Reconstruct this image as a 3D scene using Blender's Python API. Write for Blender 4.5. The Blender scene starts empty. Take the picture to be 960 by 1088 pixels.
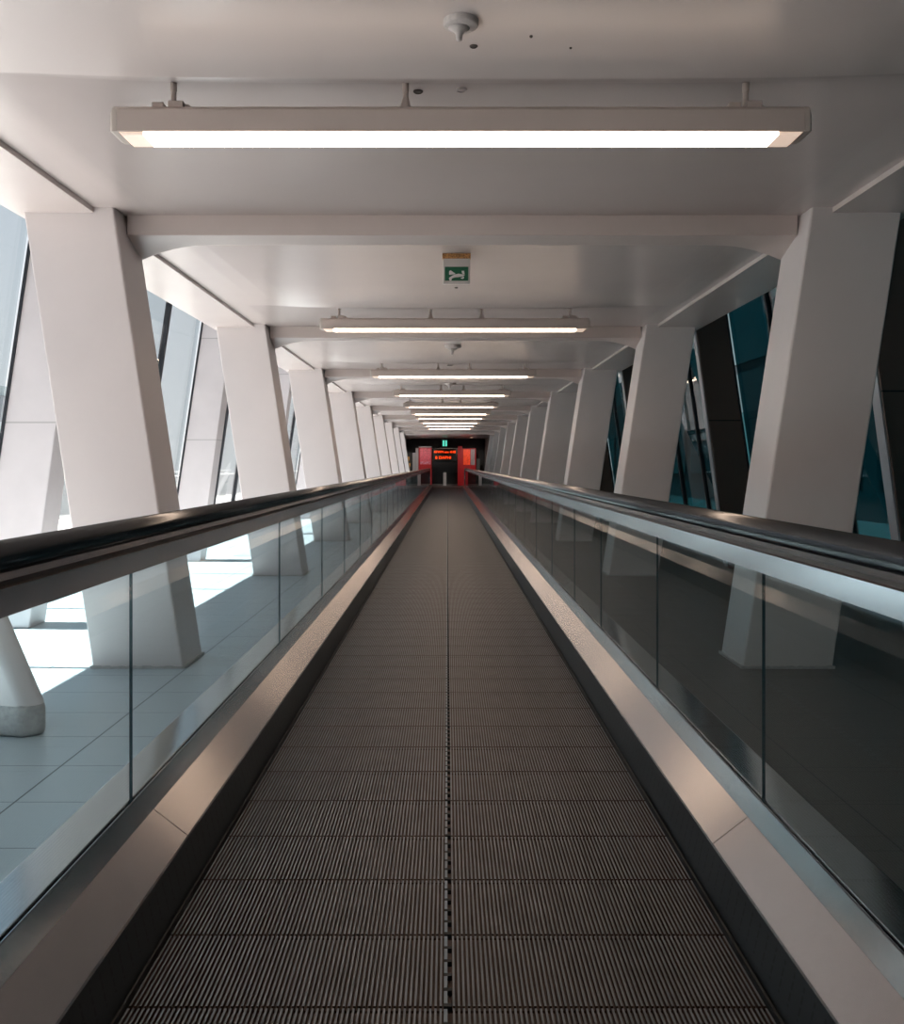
import bpy, bmesh, math, random
from mathutils import Vector
random.seed(3)
S = bpy.context.scene
COL = S.collection
# ------------------------------------------------------------------ camera, sky, sun, exposure
H = 1.19                                   # eye height above the belt
F = 1000.0                                 # focal length in pixels of the 960x1088 frame
cam_d = bpy.data.cameras.new('camera')
cam = bpy.data.objects.new('camera', cam_d); COL.objects.link(cam)
cam.location = (0, 0, H); cam.rotation_euler = (math.pi/2, 0, 0)
cam_d.sensor_fit = 'VERTICAL'; cam_d.sensor_height = 24.0; cam_d.lens = 24.0*F/1088
cam_d.shift_x = (480-475)/1088.0; cam_d.shift_y = -(544-494)/1088.0
cam_d.clip_start = 0.02; cam_d.clip_end = 400
S.camera = cam
S.view_settings.view_transform = 'Standard'; S.view_settings.look = 'None'
S.view_settings.gamma = 1.0; S.view_settings.use_curve_mapping = False
S.view_settings.exposure = 0.13
W = bpy.data.worlds.new('sky'); S.world = W; W.use_nodes = True
bg = W.node_tree.nodes['Background']; bg.inputs['Strength'].default_value = 1.1
wn = W.node_tree
tc = wn.nodes.new('ShaderNodeTexCoord'); sp = wn.nodes.new('ShaderNodeSeparateXYZ')
rp = wn.nodes.new('ShaderNodeValToRGB')
rp.color_ramp.elements[0].position = 0.0; rp.color_ramp.elements[0].color = (.82, .84, .85, 1)
rp.color_ramp.elements[1].position = .7; rp.color_ramp.elements[1].color = (.42, .52, .68, 1)
wn.links.new(tc.outputs['Generated'], sp.inputs[0]); wn.links.new(sp.outputs['Z'], rp.inputs[0])
wn.links.new(rp.outputs[0], bg.inputs['Color'])
sun_d = bpy.data.lights.new('sun', 'SUN'); sun_d.energy = 35.0; sun_d.angle = math.radians(.5); sun_d.color = (1, .88, .80)
sun = bpy.data.objects.new('sun', sun_d); COL.objects.link(sun)
sun.rotation_euler = Vector((.22, -.02, -1)).to_track_quat('-Z', 'Y').to_euler()

# ------------------------------------------------------------------ materials
MATS = {}
def mat(name, col, rough=.5, metal=0., spec=.5, emit=None, es=0, noise=0, nscale=20, bump=0, aniso=0, coat=0):
    m = bpy.data.materials.new(name); m.use_nodes = True; MATS[name] = m
    nt = m.node_tree; b = nt.nodes['Principled BSDF']
    b.inputs['Base Color'].default_value = (*col, 1); b.inputs['Roughness'].default_value = rough
    b.inputs['Metallic'].default_value = metal; b.inputs['Specular IOR Level'].default_value = spec
    if coat: b.inputs['Coat Weight'].default_value = coat; b.inputs['Coat Roughness'].default_value = .15
    if emit: b.inputs['Emission Color'].default_value = (*emit, 1); b.inputs['Emission Strength'].default_value = es
    if noise or bump:
        t = nt.nodes.new('ShaderNodeTexCoord'); n = nt.nodes.new('ShaderNodeTexNoise')
        n.inputs['Scale'].default_value = nscale; n.inputs['Detail'].default_value = 4
        nt.links.new(t.outputs['Object'], n.inputs['Vector'])
        if noise:
            r = nt.nodes.new('ShaderNodeValToRGB')
            r.color_ramp.elements[0].position = .3; r.color_ramp.elements[1].position = .7
            r.color_ramp.elements[0].color = (*[c*(1-noise) for c in col], 1)
            r.color_ramp.elements[1].color = (*[min(1, c*(1+noise)) for c in col], 1)
            nt.links.new(n.outputs['Fac'], r.inputs[0]); nt.links.new(r.outputs[0], b.inputs['Base Color'])
        if bump:
            bp = nt.nodes.new('ShaderNodeBump'); bp.inputs['Strength'].default_value = bump; bp.inputs['Distance'].default_value = .01
            nt.links.new(n.outputs['Fac'], bp.inputs['Height']); nt.links.new(bp.outputs[0], b.inputs['Normal'])
    if aniso:
        b.inputs['Anisotropic'].default_value = aniso
        tg = nt.nodes.new('ShaderNodeCombineXYZ'); tg.inputs[0].default_value = 1
        nt.links.new(tg.outputs[0], b.inputs['Tangent'])
    return m
def glass(name, tint, rough=.0, ior=1.45, gscale=.8):
    m = bpy.data.materials.new(name); m.use_nodes = True; nt = m.node_tree
    nt.nodes.remove(nt.nodes['Principled BSDF']); out = nt.nodes['Material Output']
    tr = nt.nodes.new('ShaderNodeBsdfTransparent'); tr.inputs[0].default_value = (*tint, 1)
    gl = nt.nodes.new('ShaderNodeBsdfGlossy'); gl.inputs['Roughness'].default_value = rough
    lw = nt.nodes.new('ShaderNodeLayerWeight')
    f0 = ((ior-1)/(ior+1))**2
    pw = math_node(nt, 'POWER', lw.outputs['Facing'], 5.0)
    fac = math_node(nt, 'MULTIPLY_ADD', pw, (1-f0)*gscale, f0)
    mx = nt.nodes.new('ShaderNodeMixShader')
    nt.links.new(fac, mx.inputs[0]); nt.links.new(tr.outputs[0], mx.inputs[1])
    nt.links.new(gl.outputs[0], mx.inputs[2]); nt.links.new(mx.outputs[0], out.inputs[0])
    MATS[name] = m; return m
def math_node(nt, op, a, b=None, c=None):
    n = nt.nodes.new('ShaderNodeMath'); n.operation = op
    for i, v in enumerate((a, b, c)):
        if v is None: continue
        if isinstance(v, (int, float)): n.inputs[i].default_value = v
        else: nt.links.new(v, n.inputs[i])
    return n.outputs[0]
def tile_mat(name, col, joint, sx, sy, ox, oy, w, rough, speck=.18, spec=.5):
    m = mat(name, col, rough, spec=spec, noise=speck, nscale=260)
    nt = m.node_tree; b = nt.nodes['Principled BSDF']
    g = nt.nodes.new('ShaderNodeNewGeometry'); s = nt.nodes.new('ShaderNodeSeparateXYZ'); nt.links.new(g.outputs['Position'], s.inputs[0])
    fx = math_node(nt, 'FRACT', math_node(nt, 'DIVIDE', math_node(nt, 'ADD', s.outputs[0], 100*sx-ox), sx))
    fy = math_node(nt, 'FRACT', math_node(nt, 'DIVIDE', math_node(nt, 'ADD', s.outputs[1], 100*sy-oy), sy))
    jx = math_node(nt, 'LESS_THAN', fx, w/sx); jy = math_node(nt, 'LESS_THAN', fy, w/sy*.6)
    j = math_node(nt, 'MAXIMUM', jx, jy)
    src = b.inputs['Base Color'].links[0].from_socket
    mx = nt.nodes.new('ShaderNodeMix'); mx.data_type = 'RGBA'; mx.inputs[7].default_value = (*joint, 1)
    nt.links.new(j, mx.inputs[0]); nt.links.new(src, mx.inputs[6]); nt.links.new(mx.outputs[2], b.inputs['Base Color'])
    return m
def seam_mat(name, col, rough, metal, zs, joint, noise=.05):
    m = mat(name, col, rough, metal, noise=noise, nscale=3)
    nt = m.node_tree; b = nt.nodes['Principled BSDF']
    g = nt.nodes.new('ShaderNodeNewGeometry'); s = nt.nodes.new('ShaderNodeSeparateXYZ'); nt.links.new(g.outputs['Position'], s.inputs[0])
    acc = None
    for z in zs:
        v = math_node(nt, 'LESS_THAN', math_node(nt, 'ABSOLUTE', math_node(nt, 'SUBTRACT', s.outputs[2], z)), .006)
        acc = v if acc is None else math_node(nt, 'MAXIMUM', acc, v)
    src = b.inputs['Base Color'].links[0].from_socket
    mx = nt.nodes.new('ShaderNodeMix'); mx.data_type = 'RGBA'; mx.inputs[7].default_value = (*joint, 1)
    nt.links.new(acc, mx.inputs[0]); nt.links.new(src, mx.inputs[6]); nt.links.new(mx.outputs[2], b.inputs['Base Color'])
    return m
M_ceil = mat('ceiling_paint', (.63, .545, .52), .27, spec=.55, noise=.03, nscale=1.2)
M_col = mat('column_paint', (.71, .64, .63), .5, noise=.02, nscale=3, bump=.03)
M_base = mat('rough_base', (.50, .475, .46), .85, noise=.12, nscale=45, bump=.8)
M_beam = mat('beam_paint', (.58, .49, .46), .45, noise=.02, nscale=4)
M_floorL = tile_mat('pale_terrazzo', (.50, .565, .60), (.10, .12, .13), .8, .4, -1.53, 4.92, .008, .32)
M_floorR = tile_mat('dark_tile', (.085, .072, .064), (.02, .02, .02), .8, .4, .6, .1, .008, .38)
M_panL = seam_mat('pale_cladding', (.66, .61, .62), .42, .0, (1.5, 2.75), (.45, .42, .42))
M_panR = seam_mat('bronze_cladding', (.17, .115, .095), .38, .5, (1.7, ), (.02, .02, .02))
M_frameL = mat('grey_frame', (.25, .235, .23), .45, .5)
M_gasket = mat('black_gasket', (.01, .012, .018), .5)
M_litsideR = mat('painted_lit_side', (.42, .42, .45), .45, .3)  # lighter tone stands for light falling on the inner side faces
M_glL = glass('left_window_glass', (.84, .87, .88))
M_glR = glass('right_window_glass', (.10, .27, .30))
M_bal = glass('balustrade_glass', (.84, .94, .965), ior=1.42)
M_baledge = mat('glass_edge', (.02, .06, .07), .2)
M_steel = mat('brushed_steel', (.46, .425, .41), .26, 1, noise=.03, nscale=60, aniso=1.0)
M_steel3 = mat('upstand_steel', (.50, .47, .46), .16, 1, noise=.03, nscale=60)
M_outer = mat('outer_deck_steel', (.55, .53, .53), .14, 1)
M_steel2 = mat('satin_steel', (.47, .48, .49), .22, 1, noise=.04, nscale=60)
M_alu = mat('aluminium_profile', (.50, .49, .51), .2, 1)
M_groove = mat('profile_groove', (.08, .05, .04), .5)
M_rubber = mat('black_rubber', (.012, .014, .017), .22, spec=.6, coat=.3)
M_rib = mat('pallet_rib', (.15, .16, .17), .42, .5, noise=.15, nscale=9)
M_gr = mat('pallet_groove', (.06, .033, .023), .7, noise=.2, nscale=9)
M_dark = mat('dark_gap', (.006, .007, .008), .6)
M_hole = mat('ceiling_hole', (.10, .08, .07), .8)
M_lampb = mat('lamp_body', (.52, .43, .39), .4, noise=.02, nscale=6)
M_lampe = mat('lamp_end_cap', (.50, .43, .39), .4)
M_lampg = mat('lamp_diffuser', (.9, .85, .8), .4, emit=(1, .75, .57), es=13)
M_lampd = mat('lamp_diffuser_end', (.8, .7, .63), .4, emit=(1, .72, .56), es=.5)
M_det = mat('detector_plastic', (.50, .44, .42), .6, noise=.12, nscale=60)
M_white = mat('sign_plastic', (.62, .56, .54), .45)
M_green = mat('sign_green', (.0, .095, .042), .45)
M_pict = mat('sign_white', (.72, .68, .68), .5)
M_rust = mat('corroded_bracket', (.42, .20, .07), .8, noise=.65, nscale=90, bump=.6)
M_greenlit = mat('lit_green', (.05, .4, .3), .5, emit=(.12, .75, .55), es=.9)
M_black = mat('black_wall', (.006, .006, .006), .6)
M_endgrey = mat('end_grey', (.10, .095, .09), .6)
M_red = mat('red_banner', (.30, .006, .01), .5, emit=(.8, .01, .015), es=.06, noise=.15, nscale=6)
M_redp = mat('faded_red_poster', (.60, .10, .14), .5, emit=(.8, .10, .13), es=.04, noise=.4, nscale=14)
M_redo = mat('orange_red_poster', (.75, .05, .01), .5, emit=(1, .07, .01), es=.18, noise=.3, nscale=10)
M_greyp = mat('grey_poster', (.28, .22, .24), .5, noise=.2, nscale=10)
M_led = mat('orange_led', (.9, .1, .01), .5, emit=(1, .055, .004), es=1.7)
M_amber = mat('amber_print', (.55, .28, .07), .5, noise=.3, nscale=10, emit=(.6, .28, .06), es=.15)
M_paleboard = mat('pale_board', (.42, .41, .43), .5)
M_doorglass = mat('dark_door_glass', (.008, .010, .012), .08, spec=.6)
M_ground = tile_mat('pale_paving', (.29, .30, .30), (.5, .5, .5), 1.2, 1.2, 0, 0, .02, .8, .05)
M_asph = mat('asphalt', (.05, .055, .06), .9, noise=.1)
M_build = mat('far_building_wall', (.30, .36, .38), .7)
M_bwin = mat('far_building_glass', (.2, .22, .24), .15)
M_bdark = mat('sky_block_wall', (.02, .05, .06), .5)
M_bwinR = mat('sky_block_glass', (.01, .05, .06), .15)
M_conc = mat('kerb_concrete', (.55, .57, .58), .8, noise=.05)
# skirt with rows of little brush dashes
M_skirt = mat('skirt_panel', (.012, .014, .016), .42, spec=.5)
nt = M_skirt.node_tree; b_ = nt.nodes['Principled BSDF']
g_ = nt.nodes.new('ShaderNodeNewGeometry'); s_ = nt.nodes.new('ShaderNodeSeparateXYZ'); nt.links.new(g_.outputs['Position'], s_.inputs[0])
fy_ = math_node(nt, 'LESS_THAN', math_node(nt, 'FRACT', math_node(nt, 'DIVIDE', math_node(nt, 'ADD', s_.outputs[1], 20), .055)), .16)
fz_ = math_node(nt, 'LESS_THAN', math_node(nt, 'FRACT', math_node(nt, 'DIVIDE', s_.outputs[2], .024)), .75)
zr_ = math_node(nt, 'MULTIPLY', math_node(nt, 'GREATER_THAN', s_.outputs[2], .036), math_node(nt, 'LESS_THAN', s_.outputs[2], .106))
d_ = math_node(nt, 'MULTIPLY', math_node(nt, 'MULTIPLY', fy_, fz_), zr_)
mx_ = nt.nodes.new('ShaderNodeMix'); mx_.data_type = 'RGBA'; mx_.inputs[6].default_value = (.022, .026, .029, 1); mx_.inputs[7].default_value = (.003, .003, .003, 1)
nt.links.new(d_, mx_.inputs[0]); nt.links.new(mx_.outputs[2], b_.inputs['Base Color'])

# ------------------------------------------------------------------ helpers
def link(name, me, parent=None, loc=None):
    o = bpy.data.objects.new(name, me); COL.objects.link(o)
    if loc: o.location = loc
    if parent: o.parent = parent
    return o
def obj(name, bm, mats, parent=None, loc=None, bevel=0, smooth=False):
    bmesh.ops.recalc_face_normals(bm, faces=bm.faces)
    me = bpy.data.meshes.new(name); bm.to_mesh(me); bm.free()
    for m in (mats if isinstance(mats, (list, tuple)) else [mats]): me.materials.append(m)
    if smooth:
        for p in me.polygons: p.use_smooth = True
    o = link(name, me, parent, loc)
    if bevel:
        bv = o.modifiers.new('bevel', 'BEVEL'); bv.width = bevel; bv.segments = 3; bv.limit_method = 'ANGLE'
        for p in me.polygons: p.use_smooth = True
        o.modifiers.new('wn', 'WEIGHTED_NORMAL').keep_sharp = False
    return o
def box(bm, x0, x1, y0, y1, z0, z1, mi=0):
    v = [bm.verts.new(p) for p in ((x0,y0,z0),(x1,y0,z0),(x1,y1,z0),(x0,y1,z0),(x0,y0,z1),(x1,y0,z1),(x1,y1,z1),(x0,y1,z1))]
    for f in ((0,3,2,1),(4,5,6,7),(0,1,5,4),(1,2,6,5),(2,3,7,6),(3,0,4,7)):
        bm.faces.new([v[i] for i in f]).material_index = mi
def prism(bm, poly, ax, a, b, mi=0):
    """poly: 2D points; ax: axis extruded ('x': poly=(y,z); 'y': poly=(x,z); 'z': poly=(x,y))"""
    def P(p, t):
        return {'x': (t, p[0], p[1]), 'y': (p[0], t, p[1]), 'z': (p[0], p[1], t)}[ax]
    A = [bm.verts.new(P(p, a)) for p in poly]; B = [bm.verts.new(P(p, b)) for p in poly]
    n = len(poly)
    bm.faces.new(A).material_index = mi; bm.faces.new(B[::-1]).material_index = mi
    for i in range(n):
        bm.faces.new((A[i], A[(i+1) % n], B[(i+1) % n], B[i])).material_index = mi
def lathe(bm, prof, c, seg=32, mi=0):
    """prof (r,z) rotated about z through c"""
    rings = []
    for r, z in prof:
        if r < 1e-6: rings.append([bm.verts.new((c[0], c[1], c[2]+z))])
        else: rings.append([bm.verts.new((c[0]+r*math.cos(2*math.pi*k/seg), c[1]+r*math.sin(2*math.pi*k/seg), c[2]+z)) for k in range(seg)])
    for a, b in zip(rings, rings[1:]):
        for k in range(seg):
            q = [a[k % len(a)], a[(k+1) % len(a)], b[(k+1) % len(b)], b[k % len(b)]]
            u = []
            for v in q:
                if v not in u: u.append(v)
            if len(u) > 2: bm.faces.new(u).material_index = mi
def cyl(bm, x, y, z0, z1, r, seg=16): lathe(bm, [(0, z0), (r, z0), (r, z1), (0, z1)], (x, y, 0), seg)
def sweep(bm, prof, path, sgn, mi=None):
    """prof: closed list (u lateral outward, v away from the path's inside); path: list of (y,z,ny,nz)"""
    rings = []
    for (y, z, ny, nz) in path:
        rings.append([bm.verts.new((sgn*u, y+ny*v, z+nz*v)) for u, v in prof])
    n = len(prof)
    for a, b in zip(rings, rings[1:]):
        for k in range(n):
            f = bm.faces.new((a[k], a[(k+1) % n], b[(k+1) % n], b[k]))
            if mi: f.material_index = mi[k]
    bm.faces.new(rings[0]); bm.faces.new(rings[-1][::-1])
def struct(o): o['kind'] = 'structure'; return o
def thing(name, label, cat, loc, group=None):
    o = bpy.data.objects.new(name, None); COL.objects.link(o); o.location = loc
    return tag(o, label, cat, group)
def tag(o, label, cat, group=None):
    o['label'] = label; o['category'] = cat
    if group: o['group'] = group
    return o
def dup(root, loc, label=None):
    r = root.copy(); COL.objects.link(r); r.location = loc
    if label: r['label'] = label
    for ch in list(root.children):
        c = ch.copy(); COL.objects.link(c); c.parent = r; c.matrix_parent_inverse = ch.matrix_parent_inverse
        for g in list(ch.children):
            d = g.copy(); COL.objects.link(d); d.parent = c
    return r
ORD = ['first', 'second', 'third', 'fourth', 'fifth', 'sixth', 'seventh', 'eighth', 'ninth', 'tenth', 'eleventh', 'twelfth']

X0 = .09; D = 4.57; Y1 = 5.5; ZC = H+1.505
LIGHTS = [(3.635, 2.72, .053), (8.9, 2.56, .071), (13.7, 2.42, .085), (17.45, 2.20, .085), (20.9, 2.12, .085), (23.9, 2.06, .085),
          (26.2, 2.0, .085), (28.9, 1.9, .085), (31.4, 1.8, .085), (33.7, 1.7, .085)]
YEND = 54.0; YBACK = -8.0
FL, FR = -3.05, 3.13
# ------------------------------------------------------------------ structure
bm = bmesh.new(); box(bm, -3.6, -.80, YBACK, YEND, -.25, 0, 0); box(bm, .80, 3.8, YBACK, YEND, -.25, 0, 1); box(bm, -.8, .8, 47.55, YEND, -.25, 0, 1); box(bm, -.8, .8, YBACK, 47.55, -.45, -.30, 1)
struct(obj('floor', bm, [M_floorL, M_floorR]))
# ceiling: panels with a soft sag just before each lamp seam
bm = bmesh.new()
seams = [l[0] for l in LIGHTS]
ys = set([YBACK, 0.0, 2.0, YEND, 44.0])
for s in seams:
    for k in range(0, 13): ys.add(round(s-.42+.42*k/12, 4))
    ys.add(round(s+.002, 4))
ys = sorted(ys)
xs = [-2.067+ (2.25+2.067)*i/28 for i in range(29)]
def sag(x, y):
    a = max(0, 1-((x-X0)/1.75)**4)
    for s in seams:
        if s-.42 <= y <= s+.0005: return -.03*a*((y-s+.42)/.42)**3
    return 0
grid = [[bm.verts.new((x, y, ZC+sag(x, y))) for x in xs] for y in ys]
for r, q in zip(grid, grid[1:]):
    for i in range(len(xs)-1):
        f = bm.faces.new((r[i], r[i+1], q[i+1], q[i])); f.smooth = True
top = .12
box(bm, -2.067, 2.25, YBACK, YEND, ZC+.04, ZC+top)
for a, b in ((-2.53, -2.067), (2.25, 2.73)): box(bm, a, b, YBACK, YEND, ZC-.03, ZC+top)
me = bpy.data.meshes.new('ceiling'); bm.normal_update(); bm.to_mesh(me); bm.free(); me.materials.append(M_ceil)
struct(link('ceiling', me))
bm = bmesh.new(); box(bm, -2.99, 3.17, YBACK, YEND, 4.0, 4.2); struct(obj('trim_1', bm, M_ceil))      # roof over the glazing
bm = bmesh.new(); box(bm, -3.6, 3.8, YEND, YEND+.2, -.2, 4.2); struct(obj('wall_back', bm, M_black))
bm = bmesh.new(); box(bm, -3.6, 3.8, YBACK-.2, YBACK, -.2, 4.2); struct(obj('sky_blocker_rear', bm, M_endgrey))  # added behind the camera to stop sky light leaking in
bm = bmesh.new(); box(bm, -3.6, -2.35, 47.31, YEND, 0, ZC-.03); struct(obj('wall_left', bm, M_endgrey))
bm = bmesh.new(); box(bm, 2.14, 3.8, 47.31, YEND, 0, ZC-.03); struct(obj('wall_right', bm, M_endgrey))

# glass walls: they lean inwards with height; x = xg(z), mirrored about X0
def xg(z): return 3.575-.146*z+X0
wcount = [0]
def window(side, ya, yb, glassm, mull, framem):
    wcount[0] += 1
    def bar(y0, y1, z0, z1, d0, d1):
        bm = bmesh.new()
        c = 2*X0 if side > 0 else 0
        P = [(side*(xg(z0)-X0+d0)+X0, z0), (side*(xg(z0)-X0+d1)+X0, z0), (side*(xg(z1)-X0+d1)+X0, z1), (side*(xg(z1)-X0+d0)+X0, z1)]
        prism(bm, P, 'y', y0, y1); return bm
    w = struct(obj('window_%d' % wcount[0], bar(ya, yb, 0, 4, -.008, .008), glassm))
    for m_, wd in mull: obj('mullion', bar(m_-wd/2, m_+wd/2, 0, 4, -.03, .03), framem, w)
    obj('rail', bar(ya, yb, 0, .05, -.03, .03), framem, w); obj('rail', bar(ya, yb, 3.94, 4.0, -.03, .03), framem, w)
def outer_column(side, y, m, me_, lab, grp, dp=.29, sealant=True):
    bm = bmesh.new()
    vs = []
    for z in (0, .05, .13, .30, 3.98):
        xi = 2.955+.18-.135*z if z > .2 else 2.955+.18-.135*z+.02*(1-z/.2)*0
        xo = xg(z)-X0-.032
        vs.append([bm.verts.new((side*x, yy, z)) for x, yy in ((xi, 0), (xo, 0), (xo, dp), (xi, dp))])
    for r, q in zip(vs, vs[1:]):
        for k in range(4): bm.faces.new((r[k], r[(k+1) % 4], q[(k+1) % 4], q[k]))
    bm.faces.new(vs[0][::-1]); bm.faces.new(vs[-1])
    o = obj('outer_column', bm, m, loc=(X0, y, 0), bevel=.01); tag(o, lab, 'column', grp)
    bm = bmesh.new()      # dark joint where the column meets the glass
    P = [(side*(xg(z)-X0-d), z) for z, d in ((0, .030), (0, .052), (3.97, .052), (3.97, .030))]
    prism(bm, P, 'y', -.012, dp+.012); obj('black_joint', bm, M_gasket, o)
    if me_:
        bm = bmesh.new()  # pale strip paints in the light on the inner side face
        P = [(side*(2.955+.18-.135*z-d), z) for z, d in ((0.02, .0), (.02, .012), (3.9, .012), (3.9, .0))]
        prism(bm, P, 'y', .01, dp-.01); obj('painted_lit_side', bm, me_, o)
Lb = [2.2, 6.85, 11.6]+[11.6+D*i for i in range(1, 8)]
Rb = [2.0, 6.5, 10.8]+[10.8+D*i for i in range(1, 8)]
for side, C_, gm, cm, em, fm in ((-1, Lb, M_glL, M_panL, None, M_gasket), (1, Rb, M_glR, M_panR, M_litsideR, M_gasket)):
    sd = 'left' if side < 0 else 'right'; tone = 'pale' if side < 0 else 'dark bronze'
    prev = YBACK
    for i, y in enumerate(C_):
        mull = [(y-1.26*k, .045) for k in range(1, 12) if y-1.26*k > prev+.5]
        window(side, prev, y+.005, gm, mull, fm)
        if i == 1: lab = '%s outer column at the %s frame edge, leaning against the glass wall beside the nearest big column' % (tone, sd)
        elif i == 0: lab = '%s outer column against the %s glass wall, nearest to the camera' % (tone, sd)
        elif i == 2: lab = '%s outer column seen between the first and second big columns on the %s' % (tone, sd)
        else: lab = '%s outer column seen just behind the %s big column on the %s' % (tone, ORD[i-1], sd)
        outer_column(side, y, cm, em, lab, '%s outer columns along the %s glass wall' % (tone, sd), .29 if side < 0 else .14)
        prev = y+(.285 if side < 0 else .135)
    window(side, prev, 47.3, gm, [(prev+.8, .045)], fm)

# ------------------------------------------------------------------ outside
bm = bmesh.new(); box(bm, -90, -3.61, -40, 120, -.3, -.02); o = struct(obj('ground_left', bm, M_ground))
bm = bmesh.new(); box(bm, 3.81, 60, -40, 120, -.3, -.02); o = struct(obj('ground_right', bm, M_asph))
def far_building(x0, x1, y0, y1, h, wm, gm, face, label):
    t = thing('outside_building', label, 'building', ((x0+x1)/2, (y0+y1)/2, -.02))
    bm = bmesh.new(); cx, cy = (x0+x1)/2, (y0+y1)/2
    box(bm, x0-cx, x1-cx, y0-cy, y1-cy, 0, h); obj('wall', bm, wm, t)
    n = int((y1-y0)/5)
    fx = (x1-cx) if face > 0 else (x0-cx)
    for fl in range(int(h//3.4)):
        bm = bmesh.new()
        for k in range(n):
            ya = y0-cy+k*5+.4; box(bm, min(fx, fx+face*.06), max(fx, fx+face*.06), ya, ya+4.2, fl*3.4+.9, fl*3.4+2.8)
        obj('window_band', bm, gm, t)
far_building(-46, -32, -10, 100, 6.9, M_build, M_bwin, 1, 'pale terminal building seen through the left windows')
far_building(9, 20, -30, 100, 17, M_bdark, M_bwinR, -1, 'dark block added outside the tinted right windows to shut out sky light')  # added dark mass that blocks sky light on the right
for k, (x, lab) in enumerate(((-9, 'low pale concrete barrier nearest the left windows'), (-15, 'low pale concrete barrier farther from the left windows'))):
    bm = bmesh.new(); prism(bm, [(-.3, 0), (.3, 0), (.14, .35), (.10, .85), (-.10, .85), (-.14, .35)], 'y', -10, 60)
    tag(obj('barrier', bm, M_conc, loc=(x, 5, -.02), bevel=.01), lab, 'barrier')

# ------------------------------------------------------------------ leaning columns
def column(i, side):
    y0 = Y1+D*i
    # inner edge: X = a at ceiling, b at the floor, width .53, depth .43 ; leaning outward with height
    top, bot = (2.04+.0, 1.632)
    zt = ZC+.02
    a, b = top, bot
    w = .53
    bm = bmesh.new()
    zz = [0, .10, zt]
    dp = .43
    rings = []
    for z in zz:
        xi = b+(a-b)*z/ZC
        rings.append([(xi, 0), (xi+w, 0), (xi+w, dp), (xi, dp)])
    vs = [[bm.verts.new((side*x, y, z)) for x, y in r] for r, z in zip(rings, zz)]
    for r, q in zip(vs, vs[1:]):
        for k in range(4): bm.faces.new((r[k], r[(k+1) % 4], q[(k+1) % 4], q[k]))
    bm.faces.new(vs[0][::-1]); bm.faces.new(vs[-1])
    o = obj('leaning_column', bm, M_col, loc=(X0, y0, 0), bevel=.014)
    bm = bmesh.new(); rnd = random.Random(i*2+side+5)
    pts = []
    xi = b
    n = 40
    for k in range(n+1): pts.append((xi-.012+ (w+.024)*k/n, .010+rnd.random()*.010))
    prism(bm, [(side*(xi-.008), 0), *[(side*p[0], p[1]) for p in pts], (side*(xi+w+.008), 0)], 'y', -.010, dp+.010)
    obj('base_sealant', bm, M_base, o)
    sd = 'left' if side < 0 else 'right'
    lab = ('%s column of the %s row, %s' % (ORD[i], sd, 'pale front face, shaded inner side' if side < 0 else 'grey front face, bright inner edge'))
    if i == -1: lab = 'white leaning column level with the camera on the %s, just outside the frame' % sd
    if i == 0: lab = 'nearest and largest white leaning column on the %s, behind the glass balustrade' % sd
    tag(o, lab, 'column', 'leaning columns of the %s row' % sd)
for i in range(-1, 10):
    for s in (-1, 1):
        if (i, s) != (9, -1): column(i, s)
# short brace at far left
bm = bmesh.new()
vs = []
P_ = [(-1.853, 4.09), (-1.77, 4.15), (-2.0, 4.45), (-2.25, 4.2)]
for z in (0, .10, .15, .20, .30, 1.0, 2.0):
    dx = -.43*max(0, z-.15)
    vs.append([bm.verts.new((x+dx, y, z)) for x, y in P_])
for r, q in zip(vs, vs[1:]):
    for k in range(4): bm.faces.new((r[k], r[(k+1) % 4], q[(k+1) % 4], q[k]))
bm.faces.new(vs[0][::-1]); bm.faces.new(vs[-1])
o = obj('slanted_strut', bm, M_col, bevel=.03)
tag(o, 'short slanted white strut with a kinked foot at the far left edge of the photo', 'strut')
bm = bmesh.new(); prism(bm, [(-1.853, 4.082), (-1.762, 4.15), (-2.0, 4.46), (-2.26, 4.2)], 'z', 0, .15)
obj('rough_foot', bm, M_base, o, bevel=.03)

# ------------------------------------------------------------------ ceiling beams
def beam(i):
    y = Y1+.17+D*i
    bm = bmesh.new()
    zb, ztp = H+1.383-ZC, 0.0
    xl, xr = -1.99-.03, 1.99+.03
    dp = .26
    box(bm, xl, xr, 0, dp, zb, ztp+.01)
    # the soffit flares down into the columns towards the rear
    for sx, xe in ((1, xl), (-1, xr)):
        rows = []
        for j in range(7):
            yy = .01+(dp-.01)*j/6; am = .10*(j/6)**1.2
            rows.append([bm.verts.new((xe+sx*.42*k/8, yy, zb-.0005-am*(1-k/8)**2)) for k in range(9)]+[bm.verts.new((xe+sx*.42, yy, zb+.02)), bm.verts.new((xe, yy, zb+.02))])
        for r, q in zip(rows, rows[1:]):
            for k in range(11): bm.faces.new((r[k], r[(k+1) % 11], q[(k+1) % 11], q[k]))
        bm.faces.new(rows[0]); bm.faces.new(rows[-1][::-1])
    o = obj('ceiling_beam', bm, M_beam, loc=(X0, y, ZC), bevel=.006)
    tag(o, 'nearest pale ceiling beam joining the first pair of columns' if i == 0 else 'pale ceiling beam joining the %s pair of columns' % ORD[i], 'beam', 'cross beams under the ceiling')
for i in range(9): beam(i)

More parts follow.
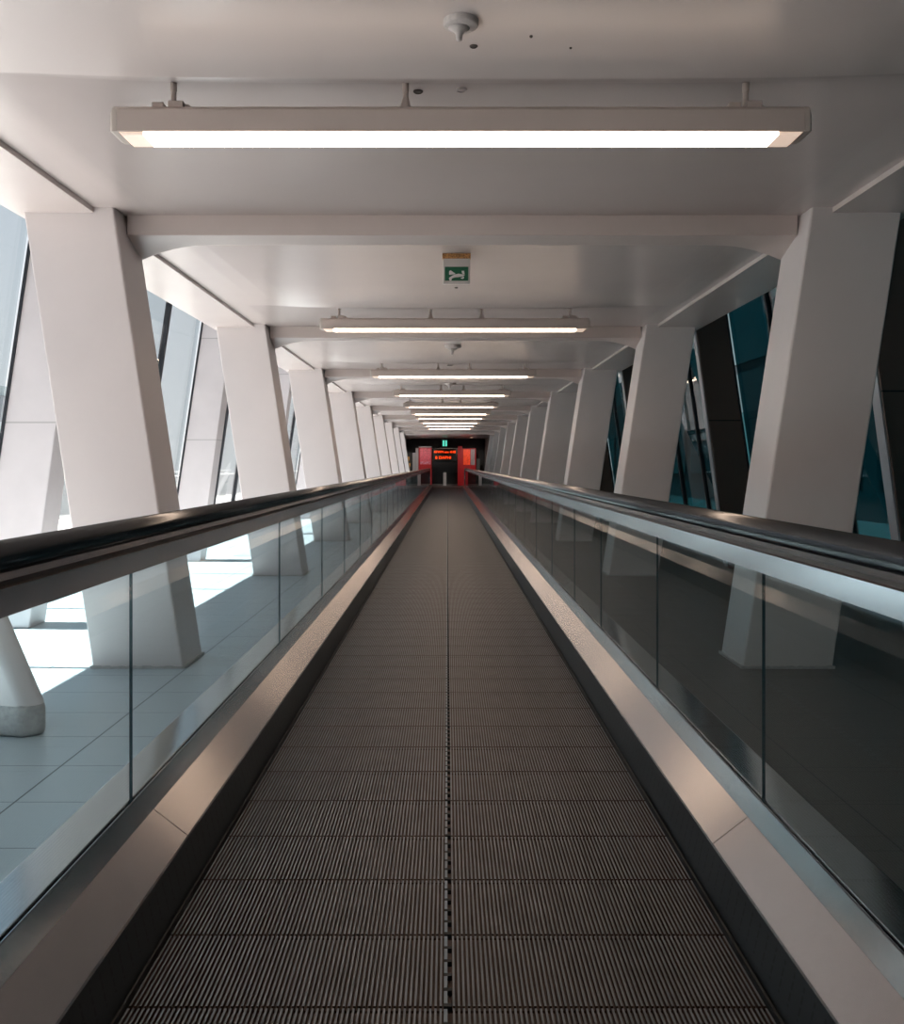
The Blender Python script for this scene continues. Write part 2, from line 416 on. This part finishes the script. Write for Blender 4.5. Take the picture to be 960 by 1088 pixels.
# ------------------------------------------------------------------ lamps
def lamp_mesh(L):
    hw = L/2
    P = {}
    # body: rounded top box, y 0..0.155, z .10 tall; ends chamfered by end caps
    def sec(x, sh=0):
        return [(x, .0+sh, .0+sh*.3), (x, .155-sh, .0+sh*.3), (x, .155-sh, .085-sh), (x, .140-sh, .10-sh), (x, .015+sh, .10-sh), (x, .0+sh, .085-sh)]
    bm = bmesh.new()
    A = [bm.verts.new(p) for p in sec(-hw+.03)]; B = [bm.verts.new(p) for p in sec(hw-.03)]
    for k in range(6): bm.faces.new((A[k], A[(k+1) % 6], B[(k+1) % 6], B[k]))
    bm.faces.new(A); bm.faces.new(B[::-1]); P['body'] = bm
    for s, nm in ((-1, 'capL'), (1, 'capR')):
        bm = bmesh.new()
        A = [bm.verts.new(p) for p in sec(s*(hw-.031))]; B = [bm.verts.new(p) for p in sec(s*(hw-.012), .001)]; C = [bm.verts.new(p) for p in sec(s*hw, .016)]
        for r, q in ((A, B), (B, C)):
            for k in range(6): bm.faces.new((r[k], r[(k+1) % 6], q[(k+1) % 6], q[k]))
        bm.faces.new(A); bm.faces.new(C[::-1]); P[nm] = bm
    bm = bmesh.new()     # diffuser tray
    prism(bm, [(-hw+.13, 0), (hw-.13, 0), (hw-.13, -.012), (-hw+.13, -.012)], 'y', .010, .148, 0)
    for s in (-1, 1):
        prism(bm, [(s*(hw-.13), 0), (s*(hw-.035), 0), (s*(hw-.05), -.012), (s*(hw-.13), -.012)], 'y', .010, .148, 1)
    P['diff'] = bm
    return P
def lamp(i, y, L, cx):
    zb = H+1.29
    if i == 0: lab = 'nearest and largest ceiling tube lamp with glowing diffuser, hung on three rods'
    elif i == 1: lab = 'second ceiling tube lamp, just beyond the green exit sign'
    else: lab = '%s glowing ceiling tube lamp counting from the nearest' % ORD[i]
    t = thing('tube_lamp', lab, 'ceiling lamp', (cx, y, zb), 'hanging tube lamps')
    P = lamp_mesh(L)
    obj('lamp_body', P['body'], M_lampb, t, bevel=.004)
    obj('end_cap', P['capL'], M_lampe, t); obj('end_cap', P['capR'], M_lampe, t)
    obj('diffuser', P['diff'], [M_lampg, M_lampd], t)
    hw = L/2
    rods = [-hw+.084*L, -hw+.42*L, hw-.087*L] if i == 0 else [-hw+.07*L, -hw+.41*L, -hw+.60*L, hw-.07*L]
    for k, x in enumerate(rods):
        outer = k in (0, len(rods)-1)
        bm = bmesh.new(); cyl(bm, x, .0775, .10, ZC-zb+.01, .011, 14); cyl(bm, x, .0775, ZC-zb-.035, ZC-zb+.005, .0135, 14)
        r = obj('hanging_rod', bm, M_lampb, t, smooth=False)
        bm = bmesh.new()
        if outer:
            box(bm, x-.075, x-.03, .04, .12, .10, .128); box(bm, x-.01, x+.05, .03, .125, .10, .130); box(bm, x-.09, x+.085, .05, .11, .10, .106)
            lathe(bm, [(0, .10), (.026, .10), (.024, .120), (.012, .130), (0, .130)], (x+.05, .0775, 0), 14)
        else:
            lathe(bm, [(0, .10), (.032, .10), (.022, .115), (.016, .14), (.011, .16), (0, .16)], (x, .0775, 0), 16)
        obj('clamp', bm, M_lampb, t, bevel=.003)
for i, (y, L, cx) in enumerate(LIGHTS): lamp(i, y, L, cx)

# ------------------------------------------------------------------ small ceiling things
def px(xp, yp, z): # place on a horizontal plane of height z above the floor (metres) as measured from the photograph
    Y = (z-H)*F/(494-yp); return ((xp-475)*Y/F, Y)
def detector(xp, yp, sc, lab, nozzle=True):
    x, y = px(xp, yp, ZC)
    t = thing('smoke_detector', lab, 'detector', (x, y, ZC))
    bm = bmesh.new(); lathe(bm, [(0, .004), (.060*sc, .004), (.060*sc, -.012*sc), (.056*sc, -.020*sc), (.040*sc, -.026*sc), (0, -.026*sc)], (0, 0, 0), 40); obj('base_plate', bm, M_det, t, bevel=.002)
    bm = bmesh.new(); lathe(bm, [(0, -.025*sc), (.038*sc, -.025*sc), (.022*sc, -.034*sc), (.012*sc, -.046*sc), (.010*sc, -.066*sc), (.006*sc, -.070*sc), (0, -.070*sc)], (-.006*sc, 0, 0), 24); obj('sensor_nozzle', bm, M_det, t, smooth=True)
detector(489.5, 22, 1.0, 'nearest round white smoke detector above the largest lamp')
detector(481, 367, 1.7, 'round white smoke detector between the second and third lamps')
detector(478, 407, 1.7, 'small round white smoke detector between the third and fourth lamps')
def plug(xp, yp, r, lab, m=M_det):
    x, y = px(xp, yp, ZC+(-.02 if 60 < yp < 79 else 0))
    bm = bmesh.new(); lathe(bm, [(0, .03), (r, .03), (r, -.003), (r*.8, -.006), (r*.72, -.003), (0, -.003)], (0, 0, 0), 20)
    tag(obj('ceiling_plug', bm, m, loc=(x, y, ZC)), lab, 'ceiling plug')
plug(503, 48.5, .015, 'small half-round ceiling plug just right of the nearest smoke detector', M_hole)
plug(490, 95, .022, 'round ceiling plug above the middle of the nearest lamp')
plug(444, 97, .020, 'flat dark ceiling plug beside the middle rod of the nearest lamp', M_hole)
plug(564, 38, .006, 'tiny dark ceiling screw right of the nearest smoke detector, nearer', M_hole)
plug(606, 50, .005, 'tiny dark ceiling screw farthest right of the nearest smoke detector', M_hole)
plug(484.5, 305.5, .016, 'tiny ceiling plug directly below the green exit sign', M_hole)
plug(478, 388, .05, 'brown disc on the ceiling above the third lamp', M_hole)
# exit sign
Ys = 6.7; k = Ys/F
t = thing('exit_sign', 'small hanging green and white emergency exit sign with rusty bracket', 'exit sign', ((484.8-475)*k, Ys, H+1.398))
bm = bmesh.new(); box(bm, -14.3*k, 14.3*k, 0, .05, -.107, .075); obj('sign_housing', bm, M_white, t, bevel=.006)
bm = bmesh.new(); box(bm, -15*k, 15*k, -.008, .06, .071, .107); obj('mounting_bracket', bm, M_rust, t, bevel=.004)
bm = bmesh.new(); box(bm, -12.4*k, 12.4*k, -.004, .0, -.087, .012); gp = obj('green_face', bm, M_green, t)
def pic(pts):   # points in pixels of the enlarged crop (960 px wide = 50 px)
    return [((x/19.2+460-484.8)*k, (494-(255+y/19.2))*k-1.398) for x, y in pts]
bm = bmesh.new()
prism(bm, pic([(325, 640), (355, 622), (450, 685), (430, 700), (360, 712), (325, 710)]), 'y', -.0065, -.003)
prism(bm, pic([(325, 770), (430, 705), (520, 690), (600, 705), (650, 718), (600, 745), (510, 760), (440, 765), (385, 785), (370, 830), (340, 832), (322, 800)]), 'y', -.0065, -.003)
prism(bm, pic([(580, 632), (632, 632), (642, 705), (600, 700), (585, 670)]), 'y', -.0065, -.003)
prism(bm, pic([(600, 745), (632, 750), (625, 785), (600, 798), (562, 785), (565, 768), (600, 765)]), 'y', -.0065, -.003)
obj('running_figure', bm, M_pict, gp)

# ------------------------------------------------------------------ moving walkway
YW0, YW1 = -1.6, 47.5
walk = thing('moving_walkway', 'long moving walkway with ribbed dark pallets, steel decks and glass balustrades', 'moving walkway', (0, 0, 0))
PP = .3175
def pallet_bm(y0=0, bm=None):
    bm = bm or bmesh.new()
    half = .697; n = 62; p = .0112
    y1 = y0+PP-.009
    box(bm, -half, half, y0, y1, -.03, -.011, 1)
    for s in (-1, 1):
        for i in range(n):
            xa = s*(.012+i*p)
            xb = xa+s*.0050
            a, b = min(xa, xb), max(xa, xb)
            # rib: top and two sides
            v = [bm.verts.new(q) for q in ((a, y0, -.011), (b, y0, -.011), (b, y1, -.011), (a, y1, -.011), (a, y0, 0), (b, y0, 0), (b, y1, 0), (a, y1, 0))]
            for fi, f in enumerate(((4, 5, 6, 7), (0, 1, 5, 4), (1, 2, 6, 5), (2, 3, 7, 6), (3, 0, 4, 7))):
                bm.faces.new([v[j] for j in f]).material_index = 0 if fi == 0 else 1
    # centre bar with notches
    m = 5; st = (y1-y0)/m
    for j in range(m):
        ya = y0+j*st
        box(bm, -.0075, .0005, ya+.010, ya+st-.004, -.011, .001, 2)
        box(bm, -.0075, .011, ya-.002, ya+.009, -.0108, .0005, 3)
    return bm
me = None
bm = pallet_bm()
M_bar = mat('centre_bar', (.16, .20, .23), .4, .5)
first = obj('pallet', bm, [M_rib, M_gr, M_bar, M_dark], walk)
y = 2.07-PP*4-PP*2
start = y
first.location = (0, start, 0)
n_p = int((YW1-start)/PP)
for i in range(1, 100):
    c = first.copy(); COL.objects.link(c); c.parent = walk; c.location = (0, start+i*PP, 0)
bm = bmesh.new()
for i in range(100, n_p): pallet_bm(start+i*PP, bm)
far = obj('pallet', bm, [M_rib, M_gr, M_bar, M_dark], walk); far['kind'] = 'stuff'
far['label'] = 'far pallets of the belt'
bm = bmesh.new(); box(bm, -.72, .72, YW0, YW1, -.06, -.032); obj('belt_tray', bm, M_dark, walk)
bm = bmesh.new()
box(bm, -.72, .72, YW1-.12, YW1+.10, -.02, .006)
for i in range(60): box(bm, -.69+i*.0232, -.69+i*.0232+.010, YW1-.20, YW1-.12, -.009, .004)
obj('comb_plate', bm, M_steel2, walk)
bm = bmesh.new(); box(bm, -.95, .95, YW1+.10, YW1+1.5, -.02, .006); obj('floor_plate', bm, M_endgrey, walk)

jl = [-.9, 0.3, 1.4, 2.61, 4.92, 6.59]; jr = [-1.4, 0, 1.3, 2.61, 3.93, 5.37, 6.49]
while jl[-1]+1.5 < 46.6: jl.append(jl[-1]+1.45)
while jr[-1]+1.5 < 46.6: jr.append(jr[-1]+1.4)
for side, nm, joints in ((-1, 'left', jl), (1, 'right', jr)):
    s = side
    def yzprof(pts, y0, y1, name, m, bev=0, parent=walk):
        bm = bmesh.new(); prism(bm, [(s*x, z) for x, z in pts], 'y', y0, y1); return obj(name, bm, m, parent, bevel=bev)
    yzprof([(.703, -.03), (.709, -.03), (.744, .124), (.749, .124), (.749, -.03)], YW0, YW1+.05, 'skirt_panel', M_skirt)
    yzprof([(.7005, -.02), (.706, -.02), (.710, .012), (.7045, .012)], YW0, YW1+.05, 'skirt_edge', M_dark)
    # inclined inner deck panels with joints
    ds = [YW0, 2.70 if s < 0 else 2.64]
    while ds[-1]+3.2 < YW1-.8: ds.append(ds[-1]+3.0)
    ds.append(YW1+.05)
    for a, b in zip(ds, ds[1:]):
        yzprof([(.7425, .122), (.745, .128), (.8420, .203), (.8420, .196), (.748, .122)], a+.002, b-.002, 'inner_deck', M_steel)
    yzprof([(.8425, .10), (.8425, .203), (.8686, .2554), (.871, .2554), (.871, .10)], YW0, YW1-.4, 'deck_upstand', M_steel3)
    yzprof([(.8686, .2559), (.869, .2595), (.8715, .2595), (.8715, .2559)], YW0, YW1-.4, 'glazing_bead', M_alu)
    yzprof([(.879, .10), (.879, .262), (.994, .262), (1.0, .256), (1.0, .0), (.885, .0)], YW0, YW1-.3, 'outer_deck', M_outer, .003)
    yzprof([(.749, -.03), (.749, .115), (.841, .115), (.841, .08), (.884, .08), (.884, -.03)], YW0, YW1-.4, 'deck_core', M_dark)
    # glass
    for a, b in zip(joints, joints[1:]+[47.0]):
        bm = bmesh.new()
        x0, x1 = s*.8735, s*.8805
        z0, z1 = .20, .915
        ya, yb = a+.003, b-.003
        if b == 47.0:
            pts = [(ya, z0), (yb-.12, z0)] + [(yb-.33+.33*math.cos(t), .585+.33*math.sin(t)) for t in [(-90+q*15)*math.pi/180 for q in range(1, 12)]] + [(yb-.33, z1), (ya, z1)]
            prism(bm, pts, 'x', x0, x1)
        else: box(bm, min(x0, x1), max(x0, x1), ya, yb, z0, z1)
        for f in bm.faces:
            f.normal_update()
            f.material_index = 0 if abs(f.normal.x) > .7 else 1
        obj('glass_panel', bm, [M_bal, M_baledge], walk)
    # handrail guide and handrail round the newel
    shr = lambda P: [(x*.957, 1.19-.957*(1.19-(1+v))-1) for x, v in P]
    R = .40; zc = 1.0-R
    path = [(YW0, 1.0, 0, 1), (10, 1.0, 0, 1), (25, 1.0, 0, 1), (46.75, 1.0, 0, 1)]
    for q in range(1, 13):
        a_ = math.pi/2-q*(math.pi*.94)/12
        path.append((46.75+R*math.cos(a_), zc+R*math.sin(a_), math.cos(a_), math.sin(a_)))
    bm = bmesh.new()
    prof = [(.895, -.118), (.895, -.060), (.903, -.057), (.903, -.046), (.892, -.043), (.889, -.022), (.975, -.022), (.960, -.118)]
    sweep(bm, shr(prof), path, s, [0, 1, 1, 1, 0, 0, 0, 0]); obj('handrail_guide', bm, [M_alu, M_groove], walk)
    hp = [(.900, -.026), (.886, -.026), (.882, -.018), (.880, -.004), (.883, .010), (.892, .022), (.908, .030), (.930, .033), (.952, .030), (.968, .022), (.977, .010), (.980, -.004), (.978, -.018), (.974, -.026), (.96, -.026)]
    bm = bmesh.new(); sweep(bm, shr(hp), path, s)
    hr = obj('handrail', bm, M_rubber, walk, smooth=False)
    for p in hr.data.polygons: p.use_smooth = len(p.vertices) == 4
walk['label'] = 'long moving walkway with ribbed dark belt, steel decks, glass balustrades and black handrails'

# ------------------------------------------------------------------ far end
def K(xp, Y): return (xp-475)*Y/F
def Zp(yp, Y): return H+(494-yp)*Y/F
bm = bmesh.new(); box(bm, K(430, 53.9), K(514, 53.9), 53.82, 53.95, Zp(476, 53.9), ZC); struct(obj('trim_2', bm, M_black))
bm = bmesh.new(); box(bm, K(458, 53.9), K(487, 53.9), 53.88, 53.98, 0, Zp(476, 53.9)); d = struct(obj('door_1', bm, M_doorglass))
bm = bmesh.new(); box(bm, K(470.8, 53.8), K(474, 53.8), 53.78, 53.88, 0, Zp(502, 53.8)); obj('door_post', bm, M_paleboard, d)
bm = bmesh.new(); box(bm, K(458, 53.8), K(487, 53.8), 53.80, 53.88, 0, .10); obj('door_sill', bm, M_endgrey, d)
# banners
Y = 53.0
t = thing('red_banner', 'red advertising panel left of the dark doorway, with faded print', 'banner', (K(451.5, Y), Y, 0))
bx = K(451.5, Y)
bm = bmesh.new(); box(bm, K(444.6, Y)-bx, K(458.4, Y)-bx, 0, .12, .02, Zp(475.6, Y)); obj('panel', bm, M_red, t)
bm = bmesh.new(); box(bm, K(446, Y)-bx, K(457.6, Y)-bx, -.01, 0, Zp(493.5, Y), Zp(476.3, Y)); obj('poster', bm, M_redp, t)
bm = bmesh.new()
for r in range(3):
    for c in range(7):
        if (r*7+c) % 4 != 1: box(bm, K(446.6+c*1.5, Y)-bx, K(447.5+c*1.5, Y)-bx, -.02, -.01, Zp(493-r*.9, Y), Zp(492.4-r*.9, Y))
obj('printed_text', bm, mat('pale_print', (.55, .45, .6), .5), t)
bm = bmesh.new(); box(bm, K(444.6, Y)-bx, K(458.4, Y)-bx, -.02, .14, Zp(475.4, Y), Zp(474.2, Y)); obj('top_cap', bm, M_paleboard, t)
t = thing('red_banner', 'red display stand right of the dark doorway, with bright and grey posters', 'banner', (K(495.5, Y), Y, 0))
bx = K(495.5, Y)
bm = bmesh.new(); box(bm, K(486, Y)-bx, K(505.3, Y)-bx, 0, .12, .02, Zp(476.5, Y)); box(bm, K(486.3, Y)-bx, K(491, Y)-bx, .02, .1, Zp(476.5, Y), Zp(474, Y)); obj('panel', bm, M_red, t)
bm = bmesh.new(); box(bm, K(492, Y)-bx, K(499.2, Y)-bx, -.01, 0, Zp(494, Y), Zp(477.4, Y)); obj('bright_poster', bm, M_redo, t)
bm = bmesh.new(); box(bm, K(499.8, Y)-bx, K(504.3, Y)-bx, -.01, 0, Zp(494, Y), Zp(477.4, Y)); obj('grey_poster', bm, M_greyp, t)
# pale boards and amber poster, far left
Y = 53.2
t = thing('display_board', 'tall dark board with amber print at the far left of the end wall', 'display board', (K(434, Y), Y, 0))
bx = K(434, Y)
bm = bmesh.new(); box(bm, K(430.2, Y)-bx, K(437.4, Y)-bx, 0, .1, 0, Zp(481, Y)); obj('board', bm, mat('board_dark', (.02, .022, .02), .5), t)
bm = bmesh.new()
for (a, b_, c, e) in ((432.2, 434.8, 489.4, 485.2), (431.2, 435.8, 495.5, 492), (432.4, 435, 499.5, 495.6)): box(bm, K(a, Y)-bx, K(b_, Y)-bx, -.02, 0, Zp(c, Y), Zp(e, Y))
obj('amber_print', bm, M_amber, t)
bm = bmesh.new(); box(bm, K(438, Y), K(441.3, Y), Y, Y+.1, 0, Zp(481, Y)); tag(obj('pale_board', bm, M_paleboard), 'short pale board between the amber poster and the red banner', 'board')
bm = bmesh.new(); box(bm, K(441.5, Y), K(444.3, Y), Y-.05, Y+.05, 0, Zp(476, Y)); tag(obj('pale_post', bm, M_paleboard), 'tall pale post touching the left side of the left red banner', 'post')
bm = bmesh.new(); box(bm, K(506.3, Y), K(509.5, Y), Y, Y+.1, 0, Zp(487.5, Y)); tag(obj('notice_stand', bm, mat('dim_notice', (.06, .07, .07), .5)), 'dim grey notice stand right of the right red banner', 'notice')
# LED sign
Y = 52.0
t = thing('led_sign', 'hanging black sign with two lines of orange LED letters in the dark doorway', 'sign', (K(472.3, Y), Y, Zp(483, Y)))
bm = bmesh.new(); box(bm, K(460, Y)-K(472.3, Y), K(484.6, Y)-K(472.3, Y), 0, .12, Zp(489.5, Y)-Zp(483, Y), Zp(477, Y)-Zp(483, Y)); obj('sign_case', bm, M_black, t)
bm = bmesh.new()
for xx in (-.5, .5): box(bm, xx-.012, xx+.012, .04, .07, .3, ZC-Zp(483, Y)+.01)
obj('hanger', bm, M_black, t)
def text(body, cxp, cyp, hgt, wpx, name, m, parent, Y, base):
    cu = bpy.data.curves.new(name, 'FONT'); cu.body = body; cu.size = 1; cu.extrude = .01; cu.align_x = 'CENTER'; cu.offset = .0
    tmp = bpy.data.objects.new('tmp', cu); COL.objects.link(tmp)
    me = bpy.data.meshes.new_from_object(tmp.evaluated_get(bpy.context.evaluated_depsgraph_get())); bpy.data.objects.remove(tmp)
    xs_ = [v.co.x for v in me.vertices]; ys_ = [v.co.y for v in me.vertices]
    sx = wpx*Y/F/(max(xs_)-min(xs_)); sy = hgt*Y/F/(max(ys_)-min(ys_)); cx = (max(xs_)+min(xs_))/2; cy = (max(ys_)+min(ys_))/2
    for v in me.vertices:
        x, yy, z = v.co; v.co = ((x-cx)*sx, -z-.012, (yy-cy)*sy)
    me.materials.clear(); me.materials.append(m)
    return link(name, me, parent, (K(cxp, Y)-base[0], 0, Zp(cyp, Y)-base[2]))
base = (K(472.3, Y), Y, Zp(483, Y))
text('41WM em 4H8', 472.3, 480.2, 2.7, 23, 'led_text', M_led, t, Y, base)
text('8 DAPHI', 470.6, 486.2, 3.1, 16.5, 'led_text', M_led, t, Y, base)
# green lit sign over the door
Y = 51.5
t = thing('exit_sign', 'tiny glowing green sign hanging above the orange LED letters', 'exit sign', (K(472.4, Y), Y, Zp(471, Y)))
bm = bmesh.new(); box(bm, -.16, .16, 0, .05, -.18, .18); obj('sign_case', bm, M_black, t)
bm = bmesh.new(); box(bm, -.12, -.02, -.012, 0, -.16, .16); box(bm, .02, .12, -.012, 0, -.16, .16); obj('lit_face', bm, M_greenlit, t)
bm = bmesh.new(); box(bm, -.01, .01, .015, .035, .17, ZC-Zp(471, Y)+.01); obj('hanger', bm, M_black, t)

for k, (x, lab) in enumerate(((-1.35, 'small added fill lamp over the left red banner at the far end'), (1.3, 'small added fill lamp over the right red banner at the far end'))):  # invented fill lamps that brighten the dim banners and boards
    t = thing('added_fill_lamp', lab, 'ceiling lamp', (x, 51.2, ZC))
    bm = bmesh.new(); lathe(bm, [(.085, .0), (.10, .0), (.10, -.012), (.085, -.012), (.085, .0)], (0, 0, 0), 24); obj('trim_ring', bm, M_det, t)
    bm = bmesh.new(); lathe(bm, [(0, -.002), (.08, -.002), (.08, -.006), (0, -.006)], (0, 0, 0), 24); obj('lens', bm, M_lampg, t)
    ld = bpy.data.lights.new('downlight', 'SPOT'); ld.energy = 110; ld.spot_size = math.radians(95); ld.spot_blend = .6; ld.shadow_soft_size = .06; ld.color = (1, .9, .8)  # spot added as fill light for the end wall
    lo = bpy.data.objects.new('added_fill_beam', ld); COL.objects.link(lo); lo.location = (0, 0, -.03); lo.parent = t
    lo.rotation_euler = Vector((0, .75, -1)).to_track_quat('-Z', 'Y').to_euler()
